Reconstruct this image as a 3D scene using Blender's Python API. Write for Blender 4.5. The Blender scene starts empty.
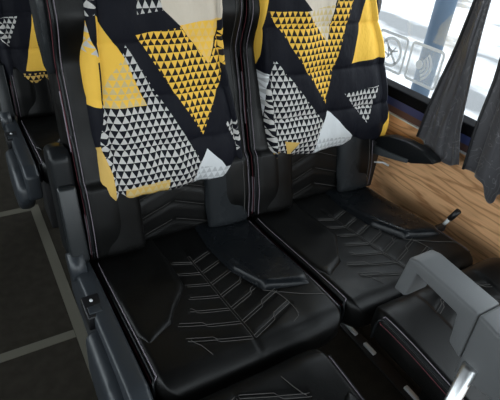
import bpy, bmesh, math, random
from mathutils import Vector, Matrix, noise
R = math.radians
random.seed(4)
SC = bpy.context.scene
COL = SC.collection

# ------------------------------------------------------------------ camera
cam_d = bpy.data.cameras.new('camera'); cam = bpy.data.objects.new('camera', cam_d); COL.objects.link(cam)
cr = Vector((0.857295, -0.507249, 0.087999)); cu = Vector((0.219145, 0.514224, 0.829186)); cd = Vector((0.465855, 0.691573, -0.552002))
cam.matrix_world = Matrix(((cr.x, cu.x, -cd.x, -0.186242), (cr.y, cu.y, -cd.y, -0.540059), (cr.z, cu.z, -cd.z, 1.255048), (0, 0, 0, 1)))
cam_d.sensor_width = 36; cam_d.lens = 478.6 * 36 / 500; cam_d.clip_start = 0.02
SC.camera = cam

# ------------------------------------------------------------------ world, light, exposure
W = bpy.data.worlds.new('sky'); SC.world = W; W.use_nodes = True
nt = W.node_tree; nt.nodes.clear()
out = nt.nodes.new('ShaderNodeOutputWorld'); bg = nt.nodes.new('ShaderNodeBackground')
tc = nt.nodes.new('ShaderNodeTexCoord'); sep = nt.nodes.new('ShaderNodeSeparateXYZ'); rmp = nt.nodes.new('ShaderNodeValToRGB')
rmp.color_ramp.elements[0].color = (0.80, 0.82, 0.83, 1); rmp.color_ramp.elements[0].position = 0.0
rmp.color_ramp.elements[1].color = (0.92, 0.96, 1.0, 1); rmp.color_ramp.elements[1].position = 0.6
nt.links.new(tc.outputs['Generated'], sep.inputs[0]); nt.links.new(sep.outputs['Z'], rmp.inputs[0])
nt.links.new(rmp.outputs[0], bg.inputs[0]); nt.links.new(bg.outputs[0], out.inputs[0])
bg.inputs[1].default_value = 4.2
SC.view_settings.view_transform = 'Standard'; SC.view_settings.look = 'None'
SC.view_settings.gamma = 1; SC.view_settings.use_curve_mapping = False
SC.view_settings.exposure = 0.35

def portal(name, loc, rot, sx, sy):
    l = bpy.data.lights.new(name, 'AREA'); l.shape = 'RECTANGLE'; l.size = sx; l.size_y = sy
    l.cycles.is_portal = True
    o = bpy.data.objects.new(name, l); COL.objects.link(o); o.location = loc; o.rotation_euler = rot
portal('daylight_window_right', (1.13, 0.3, 1.17), (0, R(90), 0), 0.92, 5.0)
portal('daylight_window_left', (-1.83, 0.3, 1.17), (0, R(-90), 0), 0.92, 5.0)
portal('daylight_windscreen', (-0.37, -2.62, 1.50), (R(90), 0, 0), 2.8, 1.1)

# ------------------------------------------------------------------ materials
def mat(name, col=(0.5, 0.5, 0.5), rough=0.5, metal=0.0, spec=0.5, coat=0.0):
    m = bpy.data.materials.new(name); m.use_nodes = True
    b = m.node_tree.nodes['Principled BSDF']
    b.inputs['Base Color'].default_value = (*col, 1); b.inputs['Roughness'].default_value = rough
    b.inputs['Metallic'].default_value = metal; b.inputs['Specular IOR Level'].default_value = spec
    b.inputs['Coat Weight'].default_value = coat
    return m, m.node_tree, b

def bump(nt, b, scale, dist, strength=0.5, detail=4, kind='ShaderNodeTexNoise', coords='Object'):
    t = nt.nodes.new('ShaderNodeTexCoord'); n = nt.nodes.new(kind); n.inputs['Scale'].default_value = scale
    if 'Detail' in n.inputs: n.inputs['Detail'].default_value = detail
    bp = nt.nodes.new('ShaderNodeBump'); bp.inputs['Strength'].default_value = strength; bp.inputs['Distance'].default_value = dist
    nt.links.new(t.outputs[coords], n.inputs['Vector'])
    nt.links.new(n.outputs[0], bp.inputs['Height']); nt.links.new(bp.outputs[0], b.inputs['Normal'])
    return n, t

def varied(nt, b, c1, c2, scale, sock='Base Color', stretch=None, lo=0.35, hi=0.65):
    t = nt.nodes.new('ShaderNodeTexCoord'); n = nt.nodes.new('ShaderNodeTexNoise'); n.inputs['Scale'].default_value = scale
    n.inputs['Detail'].default_value = 5
    mp = nt.nodes.new('ShaderNodeMapping')
    if stretch: mp.inputs['Scale'].default_value = stretch
    r = nt.nodes.new('ShaderNodeValToRGB')
    r.color_ramp.elements[0].color = (*c1, 1); r.color_ramp.elements[1].color = (*c2, 1)
    r.color_ramp.elements[0].position = lo; r.color_ramp.elements[1].position = hi
    nt.links.new(t.outputs['Object'], mp.inputs[0]); nt.links.new(mp.outputs[0], n.inputs['Vector'])
    nt.links.new(n.outputs[0], r.inputs[0]); nt.links.new(r.outputs[0], b.inputs[sock])

M = {}
def leather(name, c, r1, r2):
    m, nt_, b = mat(name, c, r1, spec=0.21)
    varied(nt_, b, (r1,) * 3, (r2,) * 3, 14, 'Roughness')
    bump(nt_, b, 260, 0.0006, 0.35)
    return m
M['leather'] = leather('black_leather', (0.0026, 0.0026, 0.0025), 0.35, 0.47)
M['leather_smooth'] = leather('smooth_black_leather', (0.008, 0.009, 0.010), 0.32, 0.42)
M['bolster'] = leather('lit_satin_bolster_leather', (0.014, 0.016, 0.018), 0.24, 0.34)  # black leather lightened: reflected window light put into its colour
M['wing'] = leather('lit_satin_wing_leather', (0.0058, 0.007, 0.0085), 0.24, 0.33)  # bluish lift in the colour stands for window light on the wing
M['thread'] = mat('grey_thread', (0.07, 0.066, 0.062), 0.9)[0]
M['thread_light'] = mat('light_thread', (0.19, 0.165, 0.19), 0.9)[0]
M['thread_red'] = mat('red_thread', (0.13, 0.03, 0.04), 0.9)[0]
M['shell'] = mat('dark_shell_plastic', (0.022, 0.026, 0.031), 0.40)[0]
m, n_, b = mat('grey_plastic', (0.105, 0.108, 0.111), 0.5, spec=0.3); bump(n_, b, 600, 0.0003, 0.4); M['grey'] = m
m, n_, b = mat('dark_grey_plastic', (0.05, 0.056, 0.06), 0.5); bump(n_, b, 600, 0.0003, 0.4); M['grey_dark'] = m
M['gasket'] = mat('matt_gasket', (0.006, 0.006, 0.007), 0.9, spec=0.05)[0]
M['black'] = mat('black_plastic', (0.008, 0.008, 0.009), 0.4)[0]
M['shell_dark'] = mat('black_shell_plastic', (0.010, 0.012, 0.0135), 0.38)[0]
M['chrome'] = mat('chrome', (0.62, 0.63, 0.64), 0.32, 1.0)[0]
M['steel'] = mat('black_steel', (0.015, 0.015, 0.016), 0.5, 0.3)[0]
M['white'] = mat('white_plastic', (0.65, 0.66, 0.66), 0.4)[0]
M['blue'] = mat('dark_blue_trim', (0.035, 0.05, 0.16), 0.5)[0]
M['maroon'] = mat('maroon_trim', (0.11, 0.055, 0.045), 0.5)[0]
m, n_, b = mat('floor_vinyl', (0.020, 0.018, 0.014), 0.9, spec=0.1); varied(n_, b, (0.017, 0.0145, 0.011), (0.023, 0.020, 0.015), 30); M['floor'] = m
M['tape'] = mat('floor_tape', (0.085, 0.08, 0.062), 0.8, spec=0.2)[0]
M['panel'] = mat('interior_panel', (0.07, 0.068, 0.065), 0.8)[0]
M['lining'] = mat('ceiling_lining', (0.08, 0.08, 0.078), 0.9)[0]

# wood laminate: plank strips with cathedral grain along the bus
m, nt_, b = mat('oak_laminate', (0.35, 0.2, 0.11), 0.45, spec=0.35)
t = nt_.nodes.new('ShaderNodeTexCoord')
mp = nt_.nodes.new('ShaderNodeMapping'); mp.inputs['Scale'].default_value = (1, 0.8, 7.5)
n1 = nt_.nodes.new('ShaderNodeTexNoise'); n1.inputs['Scale'].default_value = 3.2; n1.inputs['Detail'].default_value = 3; n1.inputs['Roughness'].default_value = 0.45
mul = nt_.nodes.new('ShaderNodeMath'); mul.operation = 'MULTIPLY'; mul.inputs[1].default_value = 13
fr = nt_.nodes.new('ShaderNodeMath'); fr.operation = 'PINGPONG'; fr.inputs[1].default_value = 1
r1 = nt_.nodes.new('ShaderNodeValToRGB')
r1.color_ramp.elements[0].color = (0.52, 0.25, 0.110, 1); r1.color_ramp.elements[0].position = 0.0
r1.color_ramp.elements[1].color = (0.90, 0.52, 0.265, 1); r1.color_ramp.elements[1].position = 0.55
mp2 = nt_.nodes.new('ShaderNodeMapping'); mp2.inputs['Scale'].default_value = (1, 3, 90)
n2 = nt_.nodes.new('ShaderNodeTexNoise'); n2.inputs['Scale'].default_value = 1.5; n2.inputs['Detail'].default_value = 4
r2 = nt_.nodes.new('ShaderNodeValToRGB'); r2.color_ramp.elements[0].color = (0.85, 0.82, 0.80, 1); r2.color_ramp.elements[0].position = 0.35
r2.color_ramp.elements[1].color = (1, 1, 1, 1); r2.color_ramp.elements[1].position = 0.6
mx = nt_.nodes.new('ShaderNodeMix'); mx.data_type = 'RGBA'; mx.blend_type = 'MULTIPLY'; mx.inputs[0].default_value = 0.8
L = nt_.links.new
L(t.outputs['Object'], mp.inputs[0]); L(mp.outputs[0], n1.inputs['Vector']); L(n1.outputs[0], mul.inputs[0]); L(mul.outputs[0], fr.inputs[0]); L(fr.outputs[0], r1.inputs[0])
L(t.outputs['Object'], mp2.inputs[0]); L(mp2.outputs[0], n2.inputs['Vector']); L(n2.outputs[0], r2.inputs[0])
L(r1.outputs[0], mx.inputs[6]); L(r2.outputs[0], mx.inputs[7]); L(mx.outputs[2], b.inputs['Base Color'])
M['wood'] = m

# curtain damask
m, nt_, b = mat('charcoal_damask', (0.05, 0.052, 0.062), 0.45, spec=0.5)
b.inputs['Sheen Weight'].default_value = 0.3
t = nt_.nodes.new('ShaderNodeTexCoord'); n1 = nt_.nodes.new('ShaderNodeTexNoise'); n1.inputs['Scale'].default_value = 13; n1.inputs['Detail'].default_value = 2; n1.inputs['Distortion'].default_value = 1.5
sb = nt_.nodes.new('ShaderNodeMath'); sb.operation = 'SUBTRACT'; sb.inputs[1].default_value = 0.52
ab = nt_.nodes.new('ShaderNodeMath'); ab.operation = 'ABSOLUTE'
r1 = nt_.nodes.new('ShaderNodeValToRGB')
r1.color_ramp.elements[0].color = (0.17, 0.165, 0.175, 1); r1.color_ramp.elements[0].position = 0.0
r1.color_ramp.elements[1].color = (0.060, 0.058, 0.064, 1); r1.color_ramp.elements[1].position = 0.012
L = nt_.links.new
L(t.outputs['Object'], n1.inputs['Vector']); L(n1.outputs[0], sb.inputs[0]); L(sb.outputs[0], ab.inputs[0]); L(ab.outputs[0], r1.inputs[0]); L(r1.outputs[0], b.inputs['Base Color'])
M['curtain'] = m
M['curtain_hem'] = mat('curtain_edging', (0.012, 0.012, 0.014), 0.5)[0]

# window glass: clear pane that lets daylight straight through with a weak reflection
m = bpy.data.materials.new('window_glass'); m.use_nodes = True; nt_ = m.node_tree; nt_.nodes.clear()
o_ = nt_.nodes.new('ShaderNodeOutputMaterial'); tr = nt_.nodes.new('ShaderNodeBsdfTransparent'); gl = nt_.nodes.new('ShaderNodeBsdfGlossy')
tr.inputs[0].default_value = (0.93, 0.96, 0.97, 1); gl.inputs['Roughness'].default_value = 0.03
ms = nt_.nodes.new('ShaderNodeMixShader'); ms.inputs[0].default_value = 0.05
nt_.links.new(tr.outputs[0], ms.inputs[1]); nt_.links.new(gl.outputs[0], ms.inputs[2]); nt_.links.new(ms.outputs[0], o_.inputs[0]); M['glass'] = m
def filmy(name, col, a, tlw=0.3):
    m = bpy.data.materials.new(name); m.use_nodes = True; nt_ = m.node_tree; nt_.nodes.clear()
    o_ = nt_.nodes.new('ShaderNodeOutputMaterial'); tr = nt_.nodes.new('ShaderNodeBsdfTransparent'); df = nt_.nodes.new('ShaderNodeBsdfDiffuse')
    df.inputs[0].default_value = (*col, 1); tl = nt_.nodes.new('ShaderNodeBsdfTranslucent'); tl.inputs[0].default_value = (*col, 1)
    m2_ = nt_.nodes.new('ShaderNodeMixShader'); m2_.inputs[0].default_value = tlw
    nt_.links.new(df.outputs[0], m2_.inputs[1]); nt_.links.new(tl.outputs[0], m2_.inputs[2]); ms = nt_.nodes.new('ShaderNodeMixShader'); ms.inputs[0].default_value = a
    nt_.links.new(tr.outputs[0], ms.inputs[1]); nt_.links.new(m2_.outputs[0], ms.inputs[2]); nt_.links.new(ms.outputs[0], o_.inputs[0]); return m
M['film'] = filmy('frosted_film', (0.42, 0.43, 0.43), 0.40, 0.35)
M['film_line'] = filmy('printed_grey_line', (0.52, 0.53, 0.535), 0.97, 0.35)
# outside
m, nt_, b = mat('snowy_ground', (0.7, 0.7, 0.7), 0.9); varied(nt_, b, (0.085, 0.087, 0.09), (0.36, 0.36, 0.37), 0.9, stretch=(1, 0.45, 1), lo=0.40, hi=0.52); M['snow'] = m
m, nt_, b = mat('blue_painted_steel', (0.10, 0.19, 0.33), 0.5); varied(nt_, b, (0.045, 0.075, 0.115), (0.075, 0.12, 0.175), 2.0); M['bluepost'] = m

# fabric prints -----------------------------------------------------------
BLACK = (0.0045, 0.005, 0.009); YEL = (0.84, 0.50, 0.07); CREAM = (0.62, 0.54, 0.44); WHT = (0.52, 0.50, 0.475); SILV = (0.66, 0.67, 0.68)
GOLD = (0.62, 0.40, 0.11); YG = (0.60, 0.46, 0.22); BRN = (0.016, 0.012, 0.010)
def print_mat(name, regions, tw=0.0160, th=0.0160):
    """regions: list of (convex polygon, colour) or (polygon, colour, small triangle colour), painted in order"""
    m, nt_, b = mat(name, BLACK, 0.65, spec=0.15)
    b.inputs['Sheen Weight'].default_value = 0.0
    N = nt_.nodes.new; L = nt_.links.new
    uv = N('ShaderNodeUVMap'); uv.uv_map = 'UVMap'; sp = N('ShaderNodeSeparateXYZ'); L(uv.outputs[0], sp.inputs[0])
    cb = N('ShaderNodeCombineXYZ'); L(sp.outputs[0], cb.inputs[0]); L(sp.outputs[1], cb.inputs[1]); cb.inputs[2].default_value = 1
    def mth(op, a, b_=None, clamp=False):
        n = N('ShaderNodeMath'); n.operation = op; n.use_clamp = clamp
        for i, v in enumerate((a, b_)):
            if v is None: continue
            if isinstance(v, (int, float)): n.inputs[i].default_value = v
            else: L(v, n.inputs[i])
        return n.outputs[0]
    vv = mth('DIVIDE', sp.outputs[1], th); fv = mth('FRACT', vv)
    fu = mth('FRACT', mth('ADD', mth('DIVIDE', sp.outputs[0], tw), mth('MULTIPLY', mth('FLOOR', vv), 0.5)))
    tri = mth('LESS_THAN', mth('MULTIPLY', mth('ABSOLUTE', mth('SUBTRACT', fu, 0.5)), 2.0), mth('SUBTRACT', 0.97, fv))
    cur = None
    base = N('ShaderNodeRGB'); base.outputs[0].default_value = (*BLACK, 1); cur = base.outputs[0]
    def mixc(f, a, b_):
        n = N('ShaderNodeMix'); n.data_type = 'RGBA'
        L(f, n.inputs[0])
        for s, v in ((6, a), (7, b_)):
            if isinstance(v, tuple): n.inputs[s].default_value = (*v, 1)
            else: L(v, n.inputs[s])
        return n.outputs[2]
    for rg in regions:
        poly, c1 = rg[0], rg[1]
        area = sum(poly[i][0] * poly[(i + 1) % len(poly)][1] - poly[(i + 1) % len(poly)][0] * poly[i][1] for i in range(len(poly)))
        if area < 0: poly = poly[::-1]
        mn = None
        for i in range(len(poly)):
            (x0, y0), (x1, y1) = poly[i], poly[(i + 1) % len(poly)]
            a, b_ = -(y1 - y0), (x1 - x0); c = -(a * x0 + b_ * y0)
            d = N('ShaderNodeVectorMath'); d.operation = 'DOT_PRODUCT'; L(cb.outputs[0], d.inputs[0]); d.inputs[1].default_value = (a * 100, b_ * 100, c * 100)
            mn = d.outputs['Value'] if mn is None else mth('MINIMUM', mn, d.outputs['Value'])
        mask = mth('GREATER_THAN', mn, 0.0)
        col = mixc(tri, c1, rg[2]) if len(rg) > 2 else c1
        cur = mixc(mask, cur, col)
    L(cur, b.inputs['Base Color'])
    # quilted wrinkles
    t = N('ShaderNodeTexCoord'); n1 = N('ShaderNodeTexNoise'); n1.inputs['Scale'].default_value = 22; n1.inputs['Detail'].default_value = 3
    mp = N('ShaderNodeMapping'); mp.inputs['Scale'].default_value = (1, 1, 0.6); L(t.outputs['Object'], mp.inputs[0]); L(mp.outputs[0], n1.inputs['Vector'])
    bp = N('ShaderNodeBump'); bp.inputs['Strength'].default_value = 0.6; bp.inputs['Distance'].default_value = 0.012
    L(n1.outputs[0], bp.inputs['Height']); L(bp.outputs[0], b.inputs['Normal'])
    return m

# ------------------------------------------------------------------ mesh helpers
def link(name, bm, m, parent=None, smooth=True, recalc=True):
    me = bpy.data.meshes.new(name)
    if recalc: bmesh.ops.recalc_face_normals(bm, faces=bm.faces)
    bm.to_mesh(me); bm.free(); me.materials.append(m)
    for p in me.polygons: p.use_smooth = smooth
    o = bpy.data.objects.new(name, me); COL.objects.link(o)
    if parent: o.parent = parent
    return o
def tag(o, label=None, cat=None, group=None, kind=None):
    if label: o['label'] = label
    if cat: o['category'] = cat
    if group: o['group'] = group
    if kind: o['kind'] = kind
    return o
def empty(name, loc=(0, 0, 0), rz=0):
    o = bpy.data.objects.new(name, None); COL.objects.link(o); o.location = loc; o.rotation_euler = (0, 0, rz); o.empty_display_size = 0.1; return o
def box(bm, x0, x1, y0, y1, z0, z1, bev=0.0, seg=2, T=None):
    r = bmesh.ops.create_cube(bm, size=1); vs = r['verts']
    for v in vs: v.co = Vector(((x0 + x1) / 2 + v.co.x * (x1 - x0), (y0 + y1) / 2 + v.co.y * (y1 - y0), (z0 + z1) / 2 + v.co.z * (z1 - z0)))
    es = {e for v in vs for e in v.link_edges}
    if bev:
        g = bmesh.ops.bevel(bm, geom=list(es), offset=bev, segments=seg, affect='EDGES', profile=0.5)
        vs = list({v for f in g['faces'] for v in f.verts} | {v for v in vs if v.is_valid})
    if T:
        for v in vs: v.co = T(v.co)
    return bm
def prism(bm, pts, a0, a1, axis='x', bev=0.0, seg=2, T=None):
    """extrude polygon pts; axis x -> pts are (y,z); y -> (x,z); z -> (x,y)"""
    def P(p, a):
        return {'x': Vector((a, p[0], p[1])), 'y': Vector((p[0], a, p[1])), 'z': Vector((p[0], p[1], a))}[axis]
    A = [bm.verts.new(P(p, a0)) for p in pts]; B = [bm.verts.new(P(p, a1)) for p in pts]
    fs = [bm.faces.new(A), bm.faces.new(B[::-1])]
    n = len(pts)
    for i in range(n): fs.append(bm.faces.new((A[i], B[i], B[(i + 1) % n], A[(i + 1) % n])))
    bmesh.ops.recalc_face_normals(bm, faces=fs)
    vs = A + B
    if bev:
        es = list({e for f in fs for e in f.edges})
        g = bmesh.ops.bevel(bm, geom=es, offset=bev, segments=seg, affect='EDGES', profile=0.5, clamp_overlap=True)
        vs = list({v for f in g['faces'] for v in f.verts} | {v for v in vs if v.is_valid})
    if T:
        for v in vs: v.co = T(v.co)
    return bm
def tube(bm, pts, r, n=6, closed=False):
    pts = [Vector(p) for p in pts]; rings = []
    N = len(pts)
    for i, p in enumerate(pts):
        a = pts[i - 1] if (i > 0 or closed) else p; c = pts[(i + 1) % N] if (i < N - 1 or closed) else p
        d = (c - a); d = d.normalized() if d.length > 1e-9 else Vector((0, 0, 1))
        up = Vector((0, 0, 1)) if abs(d.z) < 0.95 else Vector((1, 0, 0))
        s = d.cross(up).normalized(); u = s.cross(d)
        rings.append([bm.verts.new(p + s * r * math.cos(2 * math.pi * k / n) + u * r * math.sin(2 * math.pi * k / n)) for k in range(n)])
    for i in range(N - (0 if closed else 1)):
        A, B = rings[i], rings[(i + 1) % N]
        for k in range(n): bm.faces.new((A[k], A[(k + 1) % n], B[(k + 1) % n], B[k]))
    if not closed:
        bm.faces.new(rings[0][::-1]); bm.faces.new(rings[-1])
    return bm
def sm(e0, e1, x):
    t = max(0.0, min(1.0, (x - e0) / (e1 - e0))); return t * t * (3 - 2 * t)
def interp(tab, x):
    if x <= tab[0][0]: return tab[0][1]
    for (a, va), (b, vb) in zip(tab, tab[1:]):
        if x <= b: return va + (vb - va) * (x - a) / (b - a)
    return tab[-1][1]

def link_multi(name, pairs, parent=None):
    me = bpy.data.meshes.new(name); bm = bmesh.new()
    for k, (b_, m_) in enumerate(pairs):
        bmesh.ops.recalc_face_normals(b_, faces=b_.faces); tmp = bpy.data.meshes.new('tmp'); b_.to_mesh(tmp); b_.free()
        n0 = len(bm.faces); bm.from_mesh(tmp); bpy.data.meshes.remove(tmp); bm.faces.ensure_lookup_table()
        for f in bm.faces[n0:]: f.material_index = k; f.smooth = True
        me.materials.append(m_)
    bm.to_mesh(me); bm.free(); o = bpy.data.objects.new(name, me); COL.objects.link(o); o.parent = parent; return o

# a padded slab: outline with rounded plan corners, height field on top, rounded rim
def pad_pt(x_, y, Wd, y0, y1, Rf, Rb):
    t = y - y0
    ins = 0.0
    if t < Rf: ins = max(ins, Rf - math.sqrt(max(0, Rf * Rf - (Rf - t) ** 2)))
    t = y1 - y
    if t < Rb: ins = max(ins, Rb - math.sqrt(max(0, Rb * Rb - (Rb - t) ** 2)))
    hw = Wd / 2 - ins
    return Wd / 2 + (x_ - Wd / 2) / (Wd / 2) * hw, ins
def rim(x, y, Wd, y0, y1, ins, rs, rf, rb):
    e = 0.0
    for d, r in ((x - ins, rs), (Wd - ins - x, rs), (y - y0, rf), (y1 - y, rb)):
        d = max(d, 0)
        if d < r: e = max(e, 1 - d / r)
        # corner blending keeps the edge continuous
    r = rs
    return (1 - math.sqrt(max(0, 1 - e * e)))
def pad(fn, zb, Wd, y0, y1, Rf, Rb, rs, rf, rb, h, nx, ny, T, tp=0.96, mb=0.001):
    """fn(x,y) top height; zb bottom height; h rim depth"""
    bm = bmesh.new()
    def spaced(n):     # denser near the rims
        return [0.5 - 0.5 * math.cos(math.pi * i / n) * (0.35) - 0.65 * (0.5 - i / n) for i in range(n + 1)]
    def par(n):
        o = []
        for i in range(n + 1):
            u = i / n; o.append(0.6 * u + 0.4 * (0.5 - 0.5 * math.cos(math.pi * u)))
        return o
    U, V = par(nx), par(ny); top = []
    for j in range(ny + 1):
        y = y0 + (y1 - y0) * V[j]; row = []
        for i in range(nx + 1):
            x, ins = pad_pt(Wd * U[i], y, Wd, y0, y1, Rf, Rb)
            z = fn(x, y) - h * rim(x, y, Wd, y0, y1, ins, rs, rf, rb)
            row.append(bm.verts.new(T(Vector((x, y, z)))))
        top.append(row)
    for j in range(ny):
        for i in range(nx): bm.faces.new((top[j][i], top[j][i + 1], top[j + 1][i + 1], top[j + 1][i]))
    ring = [(0, i) for i in range(nx + 1)] + [(j, nx) for j in range(1, ny + 1)] + [(ny, i) for i in range(nx - 1, -1, -1)] + [(j, 0) for j in range(ny - 1, 0, -1)]
    lows = []; mids = []
    cx, cy = Wd / 2, (y0 + y1) / 2
    for (j, i) in ring:
        y = y0 + (y1 - y0) * V[j]; x, ins = pad_pt(Wd * U[i], y, Wd, y0, y1, Rf, Rb)
        zt = fn(x, y) - h
        wob = 0.002 * math.sin(60 * (x + y))
        mids.append(bm.verts.new(T(Vector((x + (mb if x > cx else -mb) + wob, y, (zt * 0.5 + zb * 0.5))))))
        lows.append(bm.verts.new(T(Vector((cx + (x - cx) * tp, cy + (y - cy) * 0.97, zb)))))
    n = len(ring)
    for k in range(n):
        a, b = ring[k], ring[(k + 1) % n]; q = (k + 1) % n
        bm.faces.new((top[a[0]][a[1]], mids[k], mids[q], top[b[0]][b[1]])); bm.faces.new((mids[k], lows[k], lows[q], mids[q]))
    bm.faces.new(lows)
    return bm

# ------------------------------------------------------------------ the setting
def sbox(name, m, *a, bev=0.0, parent=None):
    bm = bmesh.new(); box(bm, *a, bev=bev); o = link(name, bm, m, parent, smooth=False)
    if not parent: o['kind'] = 'structure'
    return o
Y0, Y1, ZC = -2.6, 3.3, 2.05
sbox('floor', M['floor'], -1.85, 1.12, Y0, Y1, -0.08, 0.0)
sbox('ceiling', M['lining'], -1.85, 1.12, Y0, Y1, ZC, ZC + 0.06)
sbox('wall_rear', M['panel'], -1.85, 1.12, Y1, Y1 + 0.06, -0.08, ZC + 0.06)
sbox('wall_right_lower', M['wood'], 1.05, 1.115, Y0, Y1, 0.0, 0.641)
sbox('trim_1', M['white'], 1.044, 1.10, Y0, Y1, 0.641, 0.6455)
sbox('trim_2', M['maroon'], 1.052, 1.10, Y0, Y1, 0.6455, 0.668)
sbox('trim_3', M['blue'], 1.050, 1.10, Y0, Y1, 0.668, 0.694)
sbox('trim_4', M['gasket'], 1.046, 1.10, Y0, Y1, 0.694, 0.729, bev=0.004)
sbox('wall_right_upper', M['panel'], 1.05, 1.115, Y0, Y1, 1.62, ZC)
w = sbox('window_1', M['glass'], 1.078, 1.082, Y0, Y1, 0.725, 1.625); w['label'] = 'clear side window pane'
sbox('wall_left_lower', M['panel'], -1.85, -1.79, Y0, Y1, 0.0, 0.72)
sbox('wall_left_upper', M['panel'], -1.85, -1.79, Y0, Y1, 1.62, ZC)
sbox('window_2', M['glass'], -1.822, -1.818, Y0, Y1, 0.72, 1.62)
sbox('wall_front_lower', M['panel'], -1.85, 1.12, Y0 - 0.06, Y0, 0.0, 0.95)
sbox('window_3', M['glass'], -1.85, 1.12, Y0 - 0.032, Y0 - 0.028, 0.95, ZC)
bm = bmesh.new(); box(bm, -40, 60, -50, 70, -1.42, -1.35); o = link('ground', bm, M['snow'], smooth=False); o['kind'] = 'structure'
# floor marking tape: one L/T shaped run laid on the vinyl
bm = bmesh.new()
box(bm, -0.045, -0.010, 0.30, 1.37, 0.0, 0.0015)
box(bm, -0.60, -0.045, 1.335, 1.37, 0.0, 0.0015)
tp = link('floor_tape', bm, M['tape'], smooth=False); tag(tp, 'pale L-shaped strip of tape framing the aisle floor beside the rear seat', 'tape')
bm = bmesh.new(); box(bm, -0.85, -0.046, 0.573, 0.606, 0.0, 0.0015)
tp = link('floor_tape', bm, M['tape'], smooth=False); tag(tp, 'pale cross strip of tape on the aisle floor nearest the switch panel', 'tape')

# post outside
bm = bmesh.new()
bmesh.ops.create_cone(bm, cap_ends=True, segments=32, radius1=0.10, radius2=0.10, depth=6.5)
for v in bm.verts: v.co += Vector((4.0, 2.67, 1.9))
tag(link('outdoor_post', bm, M['bluepost']), 'blue painted steel post standing outside the window', 'post')

# ------------------------------------------------------------------ seat geometry
SW = 0.46
TH = 0.27
def xin(y): return interp([(0.085, 0.43), (0.125, 0.322), (0.22, 0.292), (0.34, 0.285), (0.42, 0.29)], y)
def yfr(x): return 0.125 - 0.04 * (x - 0.322) / 0.108
NOWING = False
def wing(x, y):
    if NOWING: return 0.55 * sm(0.098, 0.106, abs(x - SW / 2)) * sm(-0.04, 0.03, y)
    xx = x if x > SW / 2 else SW - x
    d = min(xx - xin(y), (y - yfr(xx)) * 0.94)
    return sm(-0.002, 0.007, d) * (1 - 0.35 * sm(0.2, 0.42, y))
YK = [0.0, 0.05, 0.10, 0.15, 0.20, 0.25, 0.30]
def seg_d(p, a, b):
    ax, ay = a; bx, by = b; t = ((p[0] - ax) * (bx - ax) + (p[1] - ay) * (by - ay)) / ((bx - ax) ** 2 + (by - ay) ** 2)
    t = max(0, min(1, t)); return math.hypot(p[0] - ax - t * (bx - ax), p[1] - ay - t * (by - ay))
def cushion_z(x, y):
    z = 0.466 - 0.030 * sm(0.0, 0.42, y) - 0.010 * (1 - ((x - SW / 2) / (SW / 2)) ** 2) * sm(-0.03, 0.15, y)
    w = wing(x, y)
    if NOWING: z += 0.010 * w
    if w < 0.2 and 0.10 < x < 0.355 and y < 0.36:
        # channels between quilted chevrons
        yy = y - 0.40 * abs(x - 0.225)
        g = 1.0
        for k in YK:
            d = abs(yy - k) * 0.92
            if d < 0.010: g = min(g, d / 0.010)
        g = min(g, min(1, abs(x - 0.225) / 0.008))
        z += 0.0035 * (g ** 0.5 - 1) * (1 - w / 0.2)
    z += 0.0022 * noise.noise(Vector((x * 14, y * 9, 1.3)))
    return z
IDT = lambda v: v
def wing_bm(sg):
    bm = bmesh.new(); na, nb = 26, 44; rows = []
    for j in range(nb + 1):
        b = (j / nb) ** 1.15; row = []
        for i in range(na + 1):
            a = i / na
            yi = 0.118 + (0.44 - 0.118) * b; yo = 0.082 + (0.44 - 0.082) * b
            pin = (xin(max(yi, 0.125)) + (0.045 * (1 - sm(0.11, 0.24, yi)) if sg < 0 else 0), yi); po = (0.450 - 0.016 * (1 - sm(0, 0.12, b)), yo)
            x = pin[0] + (po[0] - pin[0]) * a; y = pin[1] + (po[1] - pin[1]) * a
            ea = min(1, a / 0.16); eb = min(1, b / 0.07); eo = min(1, (1 - a) / 0.22)
            q = math.sqrt(max(0, 1 - (1 - ea) ** 2)) * math.sqrt(max(0, 1 - (1 - eb) ** 2)) * (0.25 + 0.75 * math.sqrt(max(0, 1 - (1 - eo) ** 2)))
            H = (0.027 if sg > 0 else 0.018) - 0.012 * a - 0.010 * sm(0.25, 0.9, b)
            ins = pad_pt(x, y, SW, -0.045, 0.485, 0.055, 0.03)[1]
            z = cushion_z(x, y) - 0.040 * rim(x, y, SW, -0.045, 0.485, ins, 0.022, 0.05, 0.03) - 0.003 + H * q + 0.0015 * noise.noise(Vector((x * 20, y * 15, 2)))
            row.append(bm.verts.new((x if sg > 0 else SW - x, y, z)))
        rows.append(row)
    for A, B in zip(rows, rows[1:]):
        for i in range(na): bm.faces.new((A[i], A[i + 1], B[i + 1], B[i]))
    # closed underside
    rim_ = [rows[0][i] for i in range(na + 1)] + [rows[j][na] for j in range(1, nb + 1)] + [rows[nb][i] for i in range(na - 1, -1, -1)] + [rows[j][0] for j in range(nb - 1, 0, -1)]
    low = [bm.verts.new(v.co + Vector((0, 0, -0.012))) for v in rim_]; n = len(rim_)
    for k in range(n): bm.faces.new((rim_[k], low[k], low[(k + 1) % n], rim_[(k + 1) % n]))
    bm.faces.new(low)
    return bm
def cushion_bm(): return pad(cushion_z, 0.385, SW, -0.045, 0.485, 0.055, 0.03, 0.022, 0.05, 0.03, 0.040, 96, 112, IDT)
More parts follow.
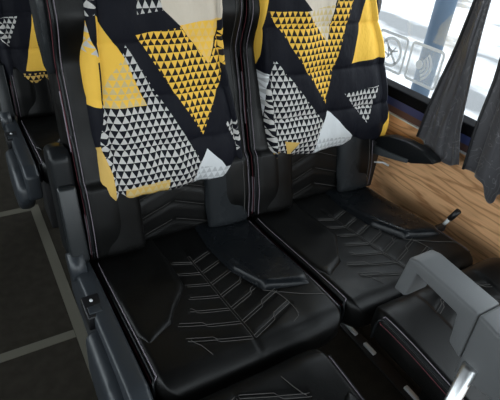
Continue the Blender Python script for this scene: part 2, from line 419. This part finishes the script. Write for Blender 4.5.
def on_cushion(pts, step=0.006, off=0.0012):
    out = []
    for (a, b) in zip(pts, pts[1:]):
        n = max(1, int(math.hypot(b[0] - a[0], b[1] - a[1]) / step))
        for i in range(n): out.append((a[0] + (b[0] - a[0]) * i / n, a[1] + (b[1] - a[1]) * i / n))
    out.append(pts[-1]); res = []
    for x, y in out:
        # same rim drop as the pad
        ins = pad_pt(x, y, SW, -0.045, 0.485, 0.055, 0.03)[1]
        res.append((x, y, cushion_z(x, y) - 0.040 * rim(x, y, SW, -0.045, 0.485, ins, 0.022, 0.05, 0.03) + off))
    return res
def cushion_stitch_bm():
    bm = bmesh.new(); r = 0.0008
    for k in YK:
        for s, xe in ((1, 0.352), (-1, 0.098)):
            if k > 0.20 and s < 0: xe = 0.13
            def pt(t, o): x = 0.225 + (xe - 0.225) * t; return (x, k + 0.40 * abs(x - 0.225) + o)
            ok = lambda pl: [p for p in pl if wing(*p) < 0.15]
            for pl in ([pt(0.02, 0.004), pt(0.55, 0.004), pt(0.60, 0.011), pt(1, 0.011)], [pt(0.03, -0.004), pt(0.52, -0.004), pt(0.57, 0.0025), pt(1, 0.0025)]):
                q = []
                for (a, b_) in zip(pl, pl[1:]):
                    q += [(a[0] + (b_[0] - a[0]) * i / 10, a[1] + (b_[1] - a[1]) * i / 10) for i in range(10)]
                q = ok(q + [pl[-1]])
                if len(q) > 1: tube(bm, on_cushion(q), r if (k in (0.0, 0.05) or s > 0) else 0.0008, 4)
    for dx_ in (-0.003, 0.003): tube(bm, on_cushion([(0.225 + dx_, 0.0), (0.225 + dx_, 0.33)]), 0.0004, 4)
    if NOWING: return bm
    tube(bm, on_cushion([(0.350, 0.015), (0.353, 0.05), (0.345, 0.105)]), r, 4)
    tube(bm, on_cushion([(0.325, -0.002), (0.345, 0.008), (0.353, 0.03)]), r, 4)
    tube(bm, on_cushion([(0.128, 0.0), (0.118, 0.03), (0.105, 0.055)]), r, 4)
    tube(bm, on_cushion([(0.322, 0.119), (0.40, 0.058), (0.452, 0.03)]), 0.0009, 4)
    return bm
def edge_line(side, inset, off, y0=0.004, y1=0.40, n=60):
    xx_ = pad_pt(0 if side < 0 else SW, 0.0, SW, -0.045, 0.485, 0.055, 0.03)[0] + side * 0.0005
    o = [(xx_, -0.006, 0.395), (xx_, -0.006, 0.42), (xx_, -0.005, 0.440), (xx_ - side * 0.002, -0.001, 0.452)]
    for i in range(n + 1):
        y = y0 + (y1 - y0) * i / n
        x0, ins = pad_pt(0 if side < 0 else SW, y, SW, -0.045, 0.485, 0.055, 0.03)
        x = x0 + inset * (1 if side < 0 else -1)
        z = cushion_z(x, y) - 0.040 * rim(x, y, SW, -0.045, 0.485, ins, 0.022, 0.05, 0.03)
        o.append((x, y, z + off))
    return o
def cushion_piping_bm():
    bm = bmesh.new()
    for s in (-1, 1): tube(bm, edge_line(s, 0.006, 0.002), 0.0035, 6)
    return bm
def seam_bm(inset, off, r):
    bm = bmesh.new()
    for s in (-1, 1): tube(bm, edge_line(s, inset, off), r, 4)
    return bm

# backrest, local (x, s up the back, n towards the sitter)
BY, BZ = 0.425, 0.425
def BT(v):
    return Vector((v.x, BY + v.y * math.sin(TH) - v.z * math.cos(TH), BZ + v.y * math.cos(TH) + v.z * math.sin(TH)))
def back_n(x, s):
    xx = abs(x - SW / 2)
    n = 0.0 + 0.022 * sm(0.10, 0.17, xx) * (1 - 0.4 * sm(0.35, 0.5, s))
    wlow = sm(0.118, 0.128, xx) * (1 - sm(0.19, 0.205, s)); n += 0.012 * wlow
    n += 0.045 * sm(0.47, 0.58, s) * (1 - 0.3 * sm(0.68, 0.76, s))
    n += 0.012 * sm(0.0, 0.1, s) * (1 - sm(0.15, 0.35, s))
    if xx < 0.12 and s < 0.45:
        yy = (s + 0.35 * xx) / 0.052; f = abs(yy - round(yy)); n += -0.003 * (1 - min(1, f / 0.16))
    n += 0.002 * noise.noise(Vector((x * 12, s * 8, 7)))
    return n
BL = 0.76
def back_bm(): return pad(back_n, -0.10, SW, 0.0, BL, 0.02, 0.09, 0.028, 0.02, 0.06, 0.035, 70, 110, BT, 1.015, 0.003)
def back_line(x, s0, s1, off, n=50):
    o = []
    for i in range(n + 1):
        s = s0 + (s1 - s0) * i / n
        ins = pad_pt(x, s, SW, 0, BL, 0.02, 0.09)[1]
        o.append(BT(Vector((x, s, back_n(x, s) - 0.035 * rim(x, s, SW, 0, BL, ins, 0.028, 0.02, 0.06) + off))))
    return o
def back_stitch_bm():
    bm = bmesh.new()
    for x in (0.108, 0.352): tube(bm, back_line(x, 0.02, 0.44, 0.001), 0.0008, 4)
    for x in (0.430,): tube(bm, back_line(x, 0.02, 0.70, 0.001), 0.0009, 4)
    for k in range(1, 8):
        s = k * 0.052
        for sg in (-1, 1):
            pl = []
            for i in range(12):
                xx = 0.006 + 0.10 * i / 11; ss = s - 0.35 * xx + 0.006
                if ss < 0.02: break
                x = SW / 2 + sg * xx; pl.append(BT(Vector((x, ss, back_n(x, ss) + 0.001))))
            if len(pl) > 1: tube(bm, pl, 0.0007, 4)
    return bm

def side_seams(dx, r):
    bm = bmesh.new()
    for x, sg in ((0.006, -1), (SW - 0.006, 1)): tube(bm, back_line(x - sg * dx, 0.0, 0.74, 0.0015), r, 4)
    return bm

def left_band():
    bm = bmesh.new()
    for x, s0, s1 in ((0.001, 0.02, 0.13), (0.004, 0.02, 0.13), (0.001, 0.28, 0.42), (0.005, 0.28, 0.42)): tube(bm, back_line(x, s0, s1, 0.002), 0.0020, 4)
    return bm
def build_seat(side):
    t = empty('coach_seat')
    cu_ = link_multi('seat_cushion', [(cushion_bm(), M['leather']), (cushion_stitch_bm(), M['thread']), (seam_bm(0.0105, 0.0020, 0.0012), M['thread_light']), (seam_bm(0.0015, 0.003, 0.0009), M['thread_red'])], t)
    for sg in (-1, 1):
        bm = bmesh.new(); tube(bm, edge_line(sg, 0.006, 0.002), 0.0035, 6); link('piping', bm, M['leather_smooth'], cu_)
    if not NOWING:
        for sg in (-1, 1): link('cushion_wing', wing_bm(sg), M['wing'] if sg > 0 else M['leather'], cu_)  # only the right wing gets the leather with painted-in window light
    if side == 'facing': return t
    bk = link_multi('backrest', [(back_bm(), M['leather']), (back_stitch_bm(), M['thread']), (side_seams(0.006, 0.0010), M['thread_light']), (left_band(), M['thread_light']), (side_seams(-0.004, 0.0010), M['thread_red'])], t)
    for sg in (-1, 1):
        bm = bmesh.new(); tube(bm, back_line(0.006 if sg < 0 else SW - 0.006, 0.0, 0.74, 0.0015), 0.0035, 6); link('piping', bm, M['leather_smooth'], bk)
        xo = 0.016 if sg < 0 else SW - 0.014 - 0.122
        bm = pad(lambda x, y: 0.042 - 0.16 * (x - 0.075) ** 2 / 0.061, 0.01, 0.122, 0.005, 0.205, 0.012, 0.03, 0.016, 0.02, 0.03, 0.012, 18, 26, lambda v, xo=xo: BT(Vector((v.x + xo, v.y, v.z))))
        link('side_bolster', bm, M['bolster'] if sg > 0 else M['leather'], bk)  # right bolster painted as if lit, left one stays plain black
    for sg in (-1, 1):
        bm = bmesh.new(); xa_, xb_ = (-0.016 if side == 'aisle' else -0.003, 0.004) if sg < 0 else (SW - 0.006, SW + 0.001)
        prism(bm, [(0.745, -0.085), (0.745, 0.02), (0.60, 0.022), (0.52, 0.006), (0.455, -0.015), (0.47, -0.055), (0.53, -0.085)], xa_, xb_, 'x', 0.008, 4, T=lambda v: BT(v)); link('side_wing', bm, M['bolster'], bk)
    # steel base: beam and two legs under the cushion
    bm = bmesh.new(); box(bm, 0.02, SW - 0.02, 0.24, 0.42, 0.345, 0.386, 0.006); link('base_frame', bm, M['steel'], t)
    for x in (0.06, SW - 0.06):
        bm = bmesh.new(); prism(bm, [(0.27, 0), (0.43, 0), (0.40, 0.345), (0.33, 0.345)], x - 0.02, x + 0.02, 'x', 0.004); link('leg', bm, M['steel'], t)
    if side == 'aisle':
        # upper side fairing along the cushion
        bm = bmesh.new(); prism(bm, [(0.47, 0.30), (0.47, 0.43), (0.34, 0.445), (0.0, 0.458), (-0.042, 0.44), (-0.05, 0.36), (0.1, 0.27), (0.3, 0.26)], -0.050, -0.006, 'x', 0.010, 3)
        sp = link('side_panel', bm, M['shell'], t)
        bm = bmesh.new(); prism(bm, [(0.205, 0.43), (0.05, 0.425), (-0.02, 0.395), (-0.035, 0.34), (0.03, 0.275), (0.15, 0.255), (0.215, 0.30)], -0.078, -0.026, 'x', 0.023, 6)
        link('side_bulge', bm, M['shell'], sp)
        bm = bmesh.new(); box(bm, -0.062, -0.022, 0.212, 0.282, 0.41, 0.4485, 0.003); sb_ = link('switch_box', bm, M['black'], sp)
        bm = bmesh.new(); box(bm, -0.056, -0.028, 0.222, 0.244, 0.448, 0.4505, 0.001); link('rocker', bm, M['shell'], sb_)
        bm = bmesh.new(); bmesh.ops.create_uvsphere(bm, u_segments=10, v_segments=6, radius=0.005)
        for v in bm.verts: v.co = Vector((v.co.x * 0.8, v.co.y, v.co.z * 0.4)) + Vector((-0.042, 0.263, 0.449))
        link('switch_icon', bm, M['white'], sb_)
        # armrest folded up beside the backrest
        bm = bmesh.new()
        prism(bm, [(0.02, -0.075), (0.275, -0.080), (0.298, -0.06), (0.298, 0.00), (0.275, 0.022), (0.02, 0.010)], -0.052, -0.004, 'x', 0.014, 4,
              T=lambda v: BT(Vector((v.x, v.y, v.z)))); ar = link('armrest', bm, M['leather_smooth'], t)
        bm = bmesh.new()
        prism(bm, [(0.0, 0.010), (0.200, 0.012), (0.212, 0.022), (0.205, 0.036), (0.02, 0.045)], -0.050, -0.008, 'x', 0.006, 3, T=lambda v: BT(v)); link('armrest_shell', bm, M['shell_dark'], ar)
        bm = bmesh.new(); r_ = bmesh.ops.create_cone(bm, cap_ends=True, segments=24, radius1=0.042, radius2=0.042, depth=0.034)
        for v in bm.verts: v.co = Vector((v.co.z - 0.040, v.co.x * 0.85 + 0.40, v.co.y * 0.85 + 0.44))
        link('armrest_hinge', bm, M['shell'], ar)
    if side == 'window':
        xr = SW
        bm = bmesh.new()
        prism(bm, [(0.46, 0.535), (0.46, 0.588), (0.40, 0.618), (0.33, 0.632), (0.26, 0.634), (0.217, 0.622), (0.213, 0.612), (0.29, 0.575), (0.40, 0.550)], xr + 0.022, xr + 0.062, 'x', 0.006, 3)
        ar = link('armrest', bm, M['leather_smooth'], t)
        bm = bmesh.new(); prism(bm, [(0.46, 0.530), (0.46, 0.565), (0.38, 0.572), (0.30, 0.585), (0.30, 0.572), (0.40, 0.545)], xr + 0.016, xr + 0.024, 'x', 0.002, 2)
        link('armrest_shell', bm, M['grey_dark'], ar)
        bm = bmesh.new(); box(bm, xr - 0.01, xr + 0.05, 0.44, 0.475, 0.40, 0.58, 0.004); link('armrest_bracket', bm, M['steel'], ar)
        bm = bmesh.new(); tube(bm, [(xr + 0.01, 0.42, 0.515), (xr + 0.03, 0.40, 0.52), (xr + 0.045, 0.385, 0.512)], 0.0035, 6); o = link('release_lever', bm, M['white'], t); o['label'] = 'pale release lever under the armrest'
        bm = bmesh.new(); tube(bm, [(xr + 0.038, 0.122, 0.452), (xr + 0.040, 0.112, 0.478)], 0.006, 10); lv = link('recline_lever', bm, M['white'], t)
        bm = bmesh.new(); tube(bm, [(xr + 0.040, 0.112, 0.478), (xr + 0.041, 0.107, 0.49), (xr + 0.043, 0.097, 0.515)], 0.009, 10); link('lever_grip', bm, M['black'], lv)
        bm = bmesh.new(); box(bm, xr - 0.01, xr + 0.042, 0.114, 0.130, 0.43, 0.453, 0.003); link('lever_mount', bm, M['steel'], lv)
    return t
def copy_tree(o, parent=None):
    c = o.copy(); COL.objects.link(c); c.parent = parent
    for ch in list(o.children): copy_tree(ch, c)
    return c

GR = None
aisle = build_seat('aisle'); tag(aisle, 'black quilted leather aisle seat with raised armrest and side switch panel, in front', 'seat')
window = build_seat('window'); window.location = (0.47, 0, 0); tag(window, 'black quilted leather seat next to the wood wall and window', 'seat')
rear = copy_tree(aisle); rear.location = (-0.03, 0.90, 0); tag(rear, 'black leather aisle seat in the row behind, mostly hidden at top left', 'seat')

# facing pair across the knee gap
NOWING = True
fw = build_seat('facing'); NOWING = False; fw.location = (0.945, -0.096, 0.03); fw.rotation_euler = (0, 0, math.pi)
tag(fw, 'black leather seat at bottom right under the grey loop armrest', 'seat')
bm = bmesh.new(); box(bm, 0.05, SW - 0.05, 0.12, 0.40, 0.30, 0.386, 0.006); fr_ = link('base_frame', bm, M['steel'], fw)
bm = bmesh.new(); box(bm, 0.12, SW - 0.12, 0.18, 0.36, -0.03, 0.30, 0.006); link('pedestal', bm, M['steel'], fw)
fa = build_seat('facing'); fa.rotation_euler = (0, 0, math.pi); fa.location = (0.350, -0.105, 0.0)
for ch in list(fw.children):
    if not ch.name.startswith('seat_cushion'): copy_tree(ch, fa)
tag(fa, 'black quilted leather seat front edge at bottom centre, facing the pair', 'seat')
for ch in fa.children:
    if ch.name.startswith('pedestal'): ch.location.z += 0.03

# grey loop armrest on a chrome pole between the facing seats
XA = 0.46
ar = empty('loop_armrest', (0.49, -0.30, 0))
tag(ar, 'grey plastic loop armrest on a chrome pole at bottom right', 'armrest')
def rel(v): return v - Vector((0.49, -0.30, 0))
bm = bmesh.new()
outer = [(-0.118, 0.612), (-0.129, 0.700), (-0.150, 0.706), (-0.284, 0.697), (-0.287, 0.590), (-0.258, 0.604), (-0.250, 0.667), (-0.154, 0.679), (-0.148, 0.615)]
prism(bm, outer, XA, XA + 0.062, 'x', 0.005, 3, T=rel); link('grip_loop', bm, M['grey'], ar)
bm = bmesh.new()
prism(bm, [(-0.285, 0.700), (-0.322, 0.692), (-0.52, 0.690), (-0.54, 0.62), (-0.36, 0.57), (-0.290, 0.555)], XA - 0.002, XA + 0.066, 'x', 0.006, 3, T=rel); link('hinge_block', bm, M['grey'], ar)
bm = bmesh.new(); bmesh.ops.create_cone(bm, cap_ends=True, segments=28, radius1=0.013, radius2=0.013, depth=0.60)
for v in bm.verts: v.co = rel(v.co + Vector((0.456, -0.312, 0.30)))
link('pole', bm, M['chrome'], ar)
bm = bmesh.new(); bmesh.ops.create_cone(bm, cap_ends=True, segments=28, radius1=0.035, radius2=0.03, depth=0.012)
for v in bm.verts: v.co = rel(v.co + Vector((0.456, -0.312, 0.006)))
link('pole_foot', bm, M['steel'], ar)

# floor rail that shows in the gap
rl = empty('floor_rail', (0.781, 0.0, 0)); tag(rl, 'metal seat rail with white painted glints on the floor in the gap between the facing rows', 'rail')
bm = bmesh.new(); box(bm, -0.022, 0.022, -0.9, 0.55, 0, 0.006, 0.001); link('track', bm, M['steel'], rl)
for (a, b_) in ((0.165, 0.235), (0.075, 0.125), (-0.12, -0.06)):
    bm = bmesh.new(); box(bm, -0.007, 0.007, a, b_, 0.006, 0.016, 0.002); link('track_glint', bm, M['white'], rl)  # glints on the metal rail, painted as short white bars

# ------------------------------------------------------------------ printed covers
def cover(name, loc, m, xl, xr, sl, sr, zb, y_at, hem_l=0.0, seed=0, ztop=1.185):
    """front sheet from hem (z=zb) up over the headrest and down the back; xl/xr front fold lines, sl/sr outer silhouettes"""
    bm = bmesh.new(); uvl = bm.loops.layers.uv.new('UVMap')
    nz = 90; rows = []
    path = []
    for j in range(nz + 1):
        z = zb + (ztop - zb) * j / nz; path.append((z, y_at(z), z, 1.0))
    yt = y_at(ztop)
    for j in range(1, 13):
        a = math.pi * j / 12; path.append((ztop + 0.03 * math.sin(a), yt + 0.09 - 0.09 * math.cos(a), ztop + 0.02 * j, 0.6))
    for j in range(1, 22):
        path.append((ztop - 0.014 * j, yt + 0.18 - 0.004 * j, ztop + 0.24 + 0.014 * j, 0.6))
    nu = 56; ns = 9
    for (z, y, v, k) in path:
        row = []
        zz = min(v, ztop)
        a, b_ = interp(xl, zz), interp(xr, zz); a2, b2 = interp(sl, zz), interp(sr, zz)
        back = y > yt + 0.09
        for i in range(-ns, nu + ns + 1):
            if i < 0:
                t = -i / ns; u = a + (a2 - a) * t; x = a - (a - a2) * 0.75 * math.sin(t * 1.57); dy = 0.075 * t ** 1.3; px = x
            elif i > nu:
                t = (i - nu) / ns; u = b_ + (b2 - b_) * t; x = b_ + (b2 - b_) * math.sin(t * 1.57) ** 0.8; dy = 0.07 * t ** 1.6
            else:
                t = i / nu; u = a + (b_ - a) * t; x = u; dy = 0.0
                e = min(t, 1 - t); dy = 0.012 * (1 - sm(0, 0.10, e))
            if v > ztop:
                dy = dy * max(0, 1 - (v - ztop) / 0.12) if not back else -dy * min(1, (v - ztop - 0.12) / 0.12)
            # quilting puffs and hanging folds
            q = ((v - zb) % 0.118) / 0.118
            puff = 0.011 * math.sin(math.pi * q) ** 0.45
            fold = 0.010 * noise.noise(Vector((u * 11 + seed, v * 3.0, seed))) * 2 + 0.006 * noise.noise(Vector((u * 30, v * 14, seed + 3)))
            low = 1 - sm(0.0, 0.2, v - zb)
            fold *= 0.6 + 0.7 * low
            sgn = -1 if not back else 1
            zz2 = z
            if v < zb + 0.06:
                tt = max(0, min(1, (u - interp(xl, zb)) / 0.33)); zz2 = z + hem_l * (1 - tt) * (1 - (v - zb) / 0.06)
                curl = (1 - (v - zb) / 0.06); dy += 0.012 * curl ** 2
            top_soft = 0 if v > ztop and not back else 1
            row.append((bm.verts.new((x, y + dy + sgn * (puff + fold) * top_soft, zz2)), (u, v)))
        rows.append(row)
    for A, B in zip(rows, rows[1:]):
        for i in range(len(A) - 1):
            q = (A[i], A[i + 1], B[i + 1], B[i]); f = bm.faces.new([w_[0] for w_ in q])
            for lp, w_ in zip(f.loops, q): lp[uvl].uv = w_[1]
    o = link(name, bm, m, None, True); o.location = loc
    md = o.modifiers.new('thickness', 'SOLIDIFY'); md.thickness = 0.012; md.offset = 0.0
    return o

p1 = [([(.14, .933), (.309, .641), (.28, .560), (.05, .560), (.076, .805)], BLACK, WHT),
      ([(.084, .996), (.133, .911), (.176, .799), (.078, .801)], YEL),
      ([(.133, .911), (.176, .799), (.08, .80), (.085, .854)], YEL, YG),
      ([(.163, .956), (.271, .966), (.34, .879), (.316, .708)], YEL, BRN), ([(.339, .879), (.376, .959), (.38, .869), (.3155, .708)], YEL, BRN),
      ([(.205, 1.06), (.376, 1.06), (.374, .981), (.269, .97), (.231, 1.004)], CREAM),
      ([(.269, .97), (.374, .981), (.34, .879)], YEL, (0.78, 0.50, 0.16)),
      ([(.171, 1.03), (.225, 1.03), (.231, 1.002), (.17, .996)], BLACK, WHT),
      ([(.104, .612), (.215, .616), (.209, .560), (.104, .560)], GOLD, YG),
      ([(.329, .685), (.362, .637), (.420, .583), (.40, .560), (.274, .560), (.306, .641)], SILV),
      ([(.306, .630), (.39, .615), (.40, .560), (.274, .560)], SILV, (0.46, 0.47, 0.48)),
      ([(.378, .733), (.43, .733), (.423, .645)], BLACK, WHT),
      ([(.03, 1.06), (.10, 1.06), (.083, .996), (.05, .972)], BLACK, WHT),
      ([(.03, .972), (.072, .995), (.082, .900), (.03, .908)], YEL, WHT),
      ([(.02, .93), (.0785, .915), (.075, .803), (.02, .803)], YEL),
      ([(.067, .715), (.076, .648), (.078, .560), (.0, .560), (.02, .68)], GOLD)]
m1 = print_mat('triangle_print', p1)
tag(cover('seat_cover', (0, 0, 0), m1,
      [(.58, .082), (.80, .077), (1.02, .088), (1.2, .09)], [(.58, .405), (.616, .425), (.684, .420), (.78, .398), (.88, .375), (1.02, .370), (1.2, .37)],
      [(.58, .026), (.62, .030), (.83, .040), (1.02, .056), (1.2, .05)], [(.58, .420), (.616, .440), (.684, .434), (.782, .412), (.882, .389), (1.017, .387), (1.2, .39)],
      0.582, lambda z: 0.43 + (z - 0.58) * 0.2, 0.0, 1),
    'yellow, black and white triangle print cover draped over the aisle seat backrest', 'seat cover', None)
p2 = [([(.062, .876), (.237, .683), (.205, .560), (.06, .560), (.047, .796)], BLACK, WHT),
      ([(.043, .989), (.155, .988), (.234, .905), (.238, .738)], YEL, BRN), ([(.2335, .905), (.262, 1.009), (.319, 1.008), (.273, .865), (.2375, .738)], YEL, BRN),
      ([(.112, 1.05), (.272, 1.05), (.252, .997), (.175, .985)], CREAM), ([(.262, 1.009), (.319, 1.008), (.335, 1.06), (.275, 1.06)], YEL, BRN),
      ([(.155, .988), (.255, 1.0), (.234, .905)], CREAM, YG),
      ([(.359, 1.007), (.37, 1.06), (.45, 1.06), (.47, .855), (.308, .844)], YEL),
      ([(.304, .762), (.439, .771), (.407, .659)], BLACK, WHT),
      ([(.254, .716), (.352, .629), (.371, .560), (.197, .560), (.224, .661)], SILV),
      ([(.215, .640), (.352, .625), (.371, .560), (.197, .560)], SILV, (0.46, 0.47, 0.48)),
      ([(.098, .652), (.147, .644), (.117, .601)], GOLD),
      ([(.05, .625), (.085, .620), (.089, .560), (.05, .560)], GOLD, BLACK),
      ([(.0, 1.06), (.0385, 1.06), (.0385, .84), (.0, .83)], YEL),
      ([(.0, .83), (.046, .84), (.055, .60), (.0, .60)], SILV, (0.4, 0.4, 0.4)),
      ([(.490, .700), (.56, .700), (.56, .560), (.480, .560)], YEL)]
m2 = print_mat('triangle_print_window_side', p2)
tag(cover('seat_cover', (0.47, 0, 0), m2,
      [(.58, .082), (.72, .058), (.88, .042), (1.02, .040), (1.2, .05)], [(.58, .490), (.68, .483), (.78, .462), (.90, .430), (1.0, .39), (1.2, .37)],
      [(.58, .055), (.72, .045), (1.02, .026), (1.2, .03)], [(.58, .522), (.682, .514), (.778, .492), (.897, .452), (1.006, .410), (1.2, .395)],
      0.594, lambda z: 0.43 + (z - 0.58) * 0.2, 0.0, 7.3),
    'yellow, black and white triangle print cover draped over the window seat backrest', 'seat cover', None)
p3 = [([(-.03, .78), (.067, .79), (.021, .691)], BLACK, WHT),
      ([(.137, .87), (.062, .610), (.2, .60), (.2, .87)], YEL),
      ([(.05, .600), (.2, .600), (.2, .53), (.05, .53)], GOLD, BLACK),
      ([(.20, .9), (.34, .9), (.28, .70)], YEL, BRN)]
m3 = print_mat('triangle_print_rear_row', p3)
tag(cover('seat_cover', (-0.03, 0.90, 0), m3,
      [(.56, .02), (.8, .02), (1.2, .06)], [(.56, .40), (1.2, .37)], [(.56, -.03), (.8, -.02), (1.2, .03)], [(.56, .43), (1.2, .395)],
      0.563, lambda z: 0.43 + (z - 0.58) * 0.2, 0.0, 12.1),
    'yellow and black triangle print cover on the rear seat at top left', 'seat cover', None)

# ------------------------------------------------------------------ curtains
def curtain(yL, yR, zb, npl, amp, label, x0=1.005, seed=0.0, edge=True):
    """yL/yR: tables z -> y of the two edges; zb(t): hem height"""
    t_ = empty('window_curtain', (x0, yL[-1][1], 0)); org = Vector((x0, yL[-1][1], 0))
    bm = bmesh.new(); nz, nu = 60, 110; rows = []
    for j in range(nz + 1):
        row = []
        for i in range(nu + 1):
            t = i / nu; z = zb(t) + (1.66 - zb(t)) * j / nz
            y = interp(yL, z) + (interp(yR, z) - interp(yL, z)) * t
            w_ = abs(interp(yR, z) - interp(yL, z))
            ph = t * npl * 2 * math.pi + 1.5 * noise.noise(Vector((t * 3, z * 1.3, seed)))
            a = amp * (0.6 + 0.5 * noise.noise(Vector((t * 4, seed, z))))
            x = x0 + a * math.sin(ph) + 0.008 * noise.noise(Vector((t * 9, z * 6, seed)))
            y += 0.004 * math.sin(ph * 2 + 1)
            row.append(bm.verts.new(Vector((x, y, z)) - org))
        rows.append(row)
    for A, B in zip(rows, rows[1:]):
        for i in range(nu): bm.faces.new((A[i], A[i + 1], B[i + 1], B[i]))
    e = [v.co.copy() for v in [r[0] for r in rows]]
    o = link('curtain_cloth', bm, M['curtain'], t_, True, recalc=False)
    md = o.modifiers.new('thickness', 'SOLIDIFY'); md.thickness = 0.0018
    if edge:
        bm = bmesh.new(); tube(bm, [p + Vector((-0.002, 0, 0)) for p in e], 0.0045, 6); link('edge_tape', bm, M['curtain_hem'], t_)
    tag(t_, label, 'curtain')
    return t_
curtain([(.60, .335), (.647, .329), (1.05, .285), (1.4, .27), (1.66, .27)], [(.6, .155), (.72, .197), (1.06, .243), (1.4, .235), (1.66, .22)],
        lambda t: 0.640 - 0.035 * math.sin(min(1, t * 1.5) * math.pi / 2) + 0.02 * max(0, t - .75) / .25, 1.6, 0.007,
        'charcoal patterned curtain left of the bright gap, nearer the window stickers')
curtain([(.58, .140), (.74, .147), (.88, .150), (.97, .157), (1.4, .175), (1.66, .18)], [(.58, -.20), (.74, -.20), (1.0, -.12), (1.4, -.08), (1.66, -.06)],
        lambda t: 0.625 - 0.055 * math.exp(-((t - 0.28) / 0.06) ** 2) - 0.01 * t, 4.5, 0.010,
        'charcoal patterned curtain with deep pleats right of the bright gap', x0=0.998, seed=5.0)
bm = bmesh.new(); tube(bm, [(1.0, -2.3, 1.665), (1.0, 3.0, 1.665)], 0.008, 8)
rd = link('curtain_rail', bm, M['steel']); tag(rd, 'dark curtain rail above the side window', 'rail')
rd_p = None
for y in (-2.0, 0.0, 2.0):
    bm = bmesh.new(); box(bm, 0.995, 1.055, y - 0.01, y + 0.01, 1.655, 1.675); link('rail_bracket', bm, M['steel'], rd, smooth=False)

# ------------------------------------------------------------------ stickers on the glass
def ring2d(bm, c, ro, ri, x, a0=0, a1=360, n=40, sy=1.0):
    P = []
    for i in range(n + 1):
        a = R(a0 + (a1 - a0) * i / n)
        P.append((bm.verts.new((x, c[0] + ro * math.cos(a) * sy, c[1] + ro * math.sin(a))), bm.verts.new((x, c[0] + ri * math.cos(a) * sy, c[1] + ri * math.sin(a)))))
    for A, B in zip(P, P[1:]): bm.faces.new((A[0], B[0], B[1], A[1]))
def rrect(c, w, h, r, n=6):
    o = []
    for (sx, sz, a0) in ((1, 1, 0), (-1, 1, 90), (-1, -1, 180), (1, -1, 270)):
        for i in range(n + 1):
            a = R(a0 + 90 * i / n); o.append((c[0] + sx * (w / 2 - r) + r * math.cos(a), c[1] + sz * (h / 2 - r) + r * math.sin(a)))
    return o
def frame2d(bm, c, w, h, r, tck, x):
    A = [bm.verts.new((x, p[0], p[1])) for p in rrect(c, w, h, r)]; B = [bm.verts.new((x, p[0], p[1])) for p in rrect(c, w - 2 * tck, h - 2 * tck, r - tck)]
    n = len(A)
    for i in range(n): bm.faces.new((A[i], A[(i + 1) % n], B[(i + 1) % n], B[i]))
def strip2d(bm, pts, w, x):
    for a, b in zip(pts, pts[1:]):
        d = Vector((b[0] - a[0], b[1] - a[1])).normalized(); nn = Vector((-d.y, d.x)) * w / 2; d = d * w * 0.35
        bm.faces.new([bm.verts.new((x, p[0] + s * nn.x + e * d.x, p[1] + s * nn.y + e * d.y)) for p, s, e in ((a, 1, -1), (b, 1, 1), (b, -1, 1), (a, -1, -1))])
def sticker(name, c, label, icon):
    org = Vector((1.0775, c[0], c[1])); t_ = empty(name, org); tag(t_, label, 'sticker', None)
    bm = bmesh.new(); bm.faces.new([bm.verts.new((0.0, p[0], p[1])) for p in rrect((0, 0), 0.134, 0.124, 0.016)]); link('film', bm, M['film'], t_, False, False)
    bm = bmesh.new(); frame2d(bm, (0, 0), 0.134, 0.124, 0.016, 0.009, -0.0008); link('printed_border', bm, M['film_line'], t_, False, False)
    bm = bmesh.new()
    if icon == 'no':
        ring2d(bm, (0, 0), 0.049, 0.039, -0.0008)
        strip2d(bm, [(0.030, 0.030), (-0.030, -0.030)], 0.009, -0.0009)
        strip2d(bm, [(0.026, -0.006), (0.006, -0.014), (0.014, 0.012), (-0.008, 0.004), (-0.028, 0.010)], 0.006, -0.0010)
        strip2d(bm, [(0.010, -0.022), (-0.018, 0.018)], 0.006, -0.0011)
    else:
        ring2d(bm, (0.018, -0.002), 0.014, 0.0001, -0.0008)
        for r_ in (0.026, 0.038, 0.050): ring2d(bm, (0.018, -0.002), r_, r_ - 0.0075, -0.0008, 125, 245, 24)
    link('printed_symbol', bm, M['film_line'], t_, False, False)
sticker('window_sticker', (0.588, 0.822), 'pale square window sticker with a crossed-out circle symbol', 'no')
sticker('window_sticker', (0.442, 0.822), 'pale square window sticker with a dot and signal wave arcs', 'wifi')

for o in COL.objects:
    if o.parent is None and o.get('category') in ('seat', 'seat cover', 'curtain', 'sticker', 'tape'):
        o['group'] = {'seat': 'quilted black leather coach seats', 'seat cover': 'triangle print covers over the backrests', 'curtain': 'charcoal curtains at the side window',
                      'sticker': 'square stickers on the window glass', 'tape': 'marking tape on the aisle floor'}[o['category']]
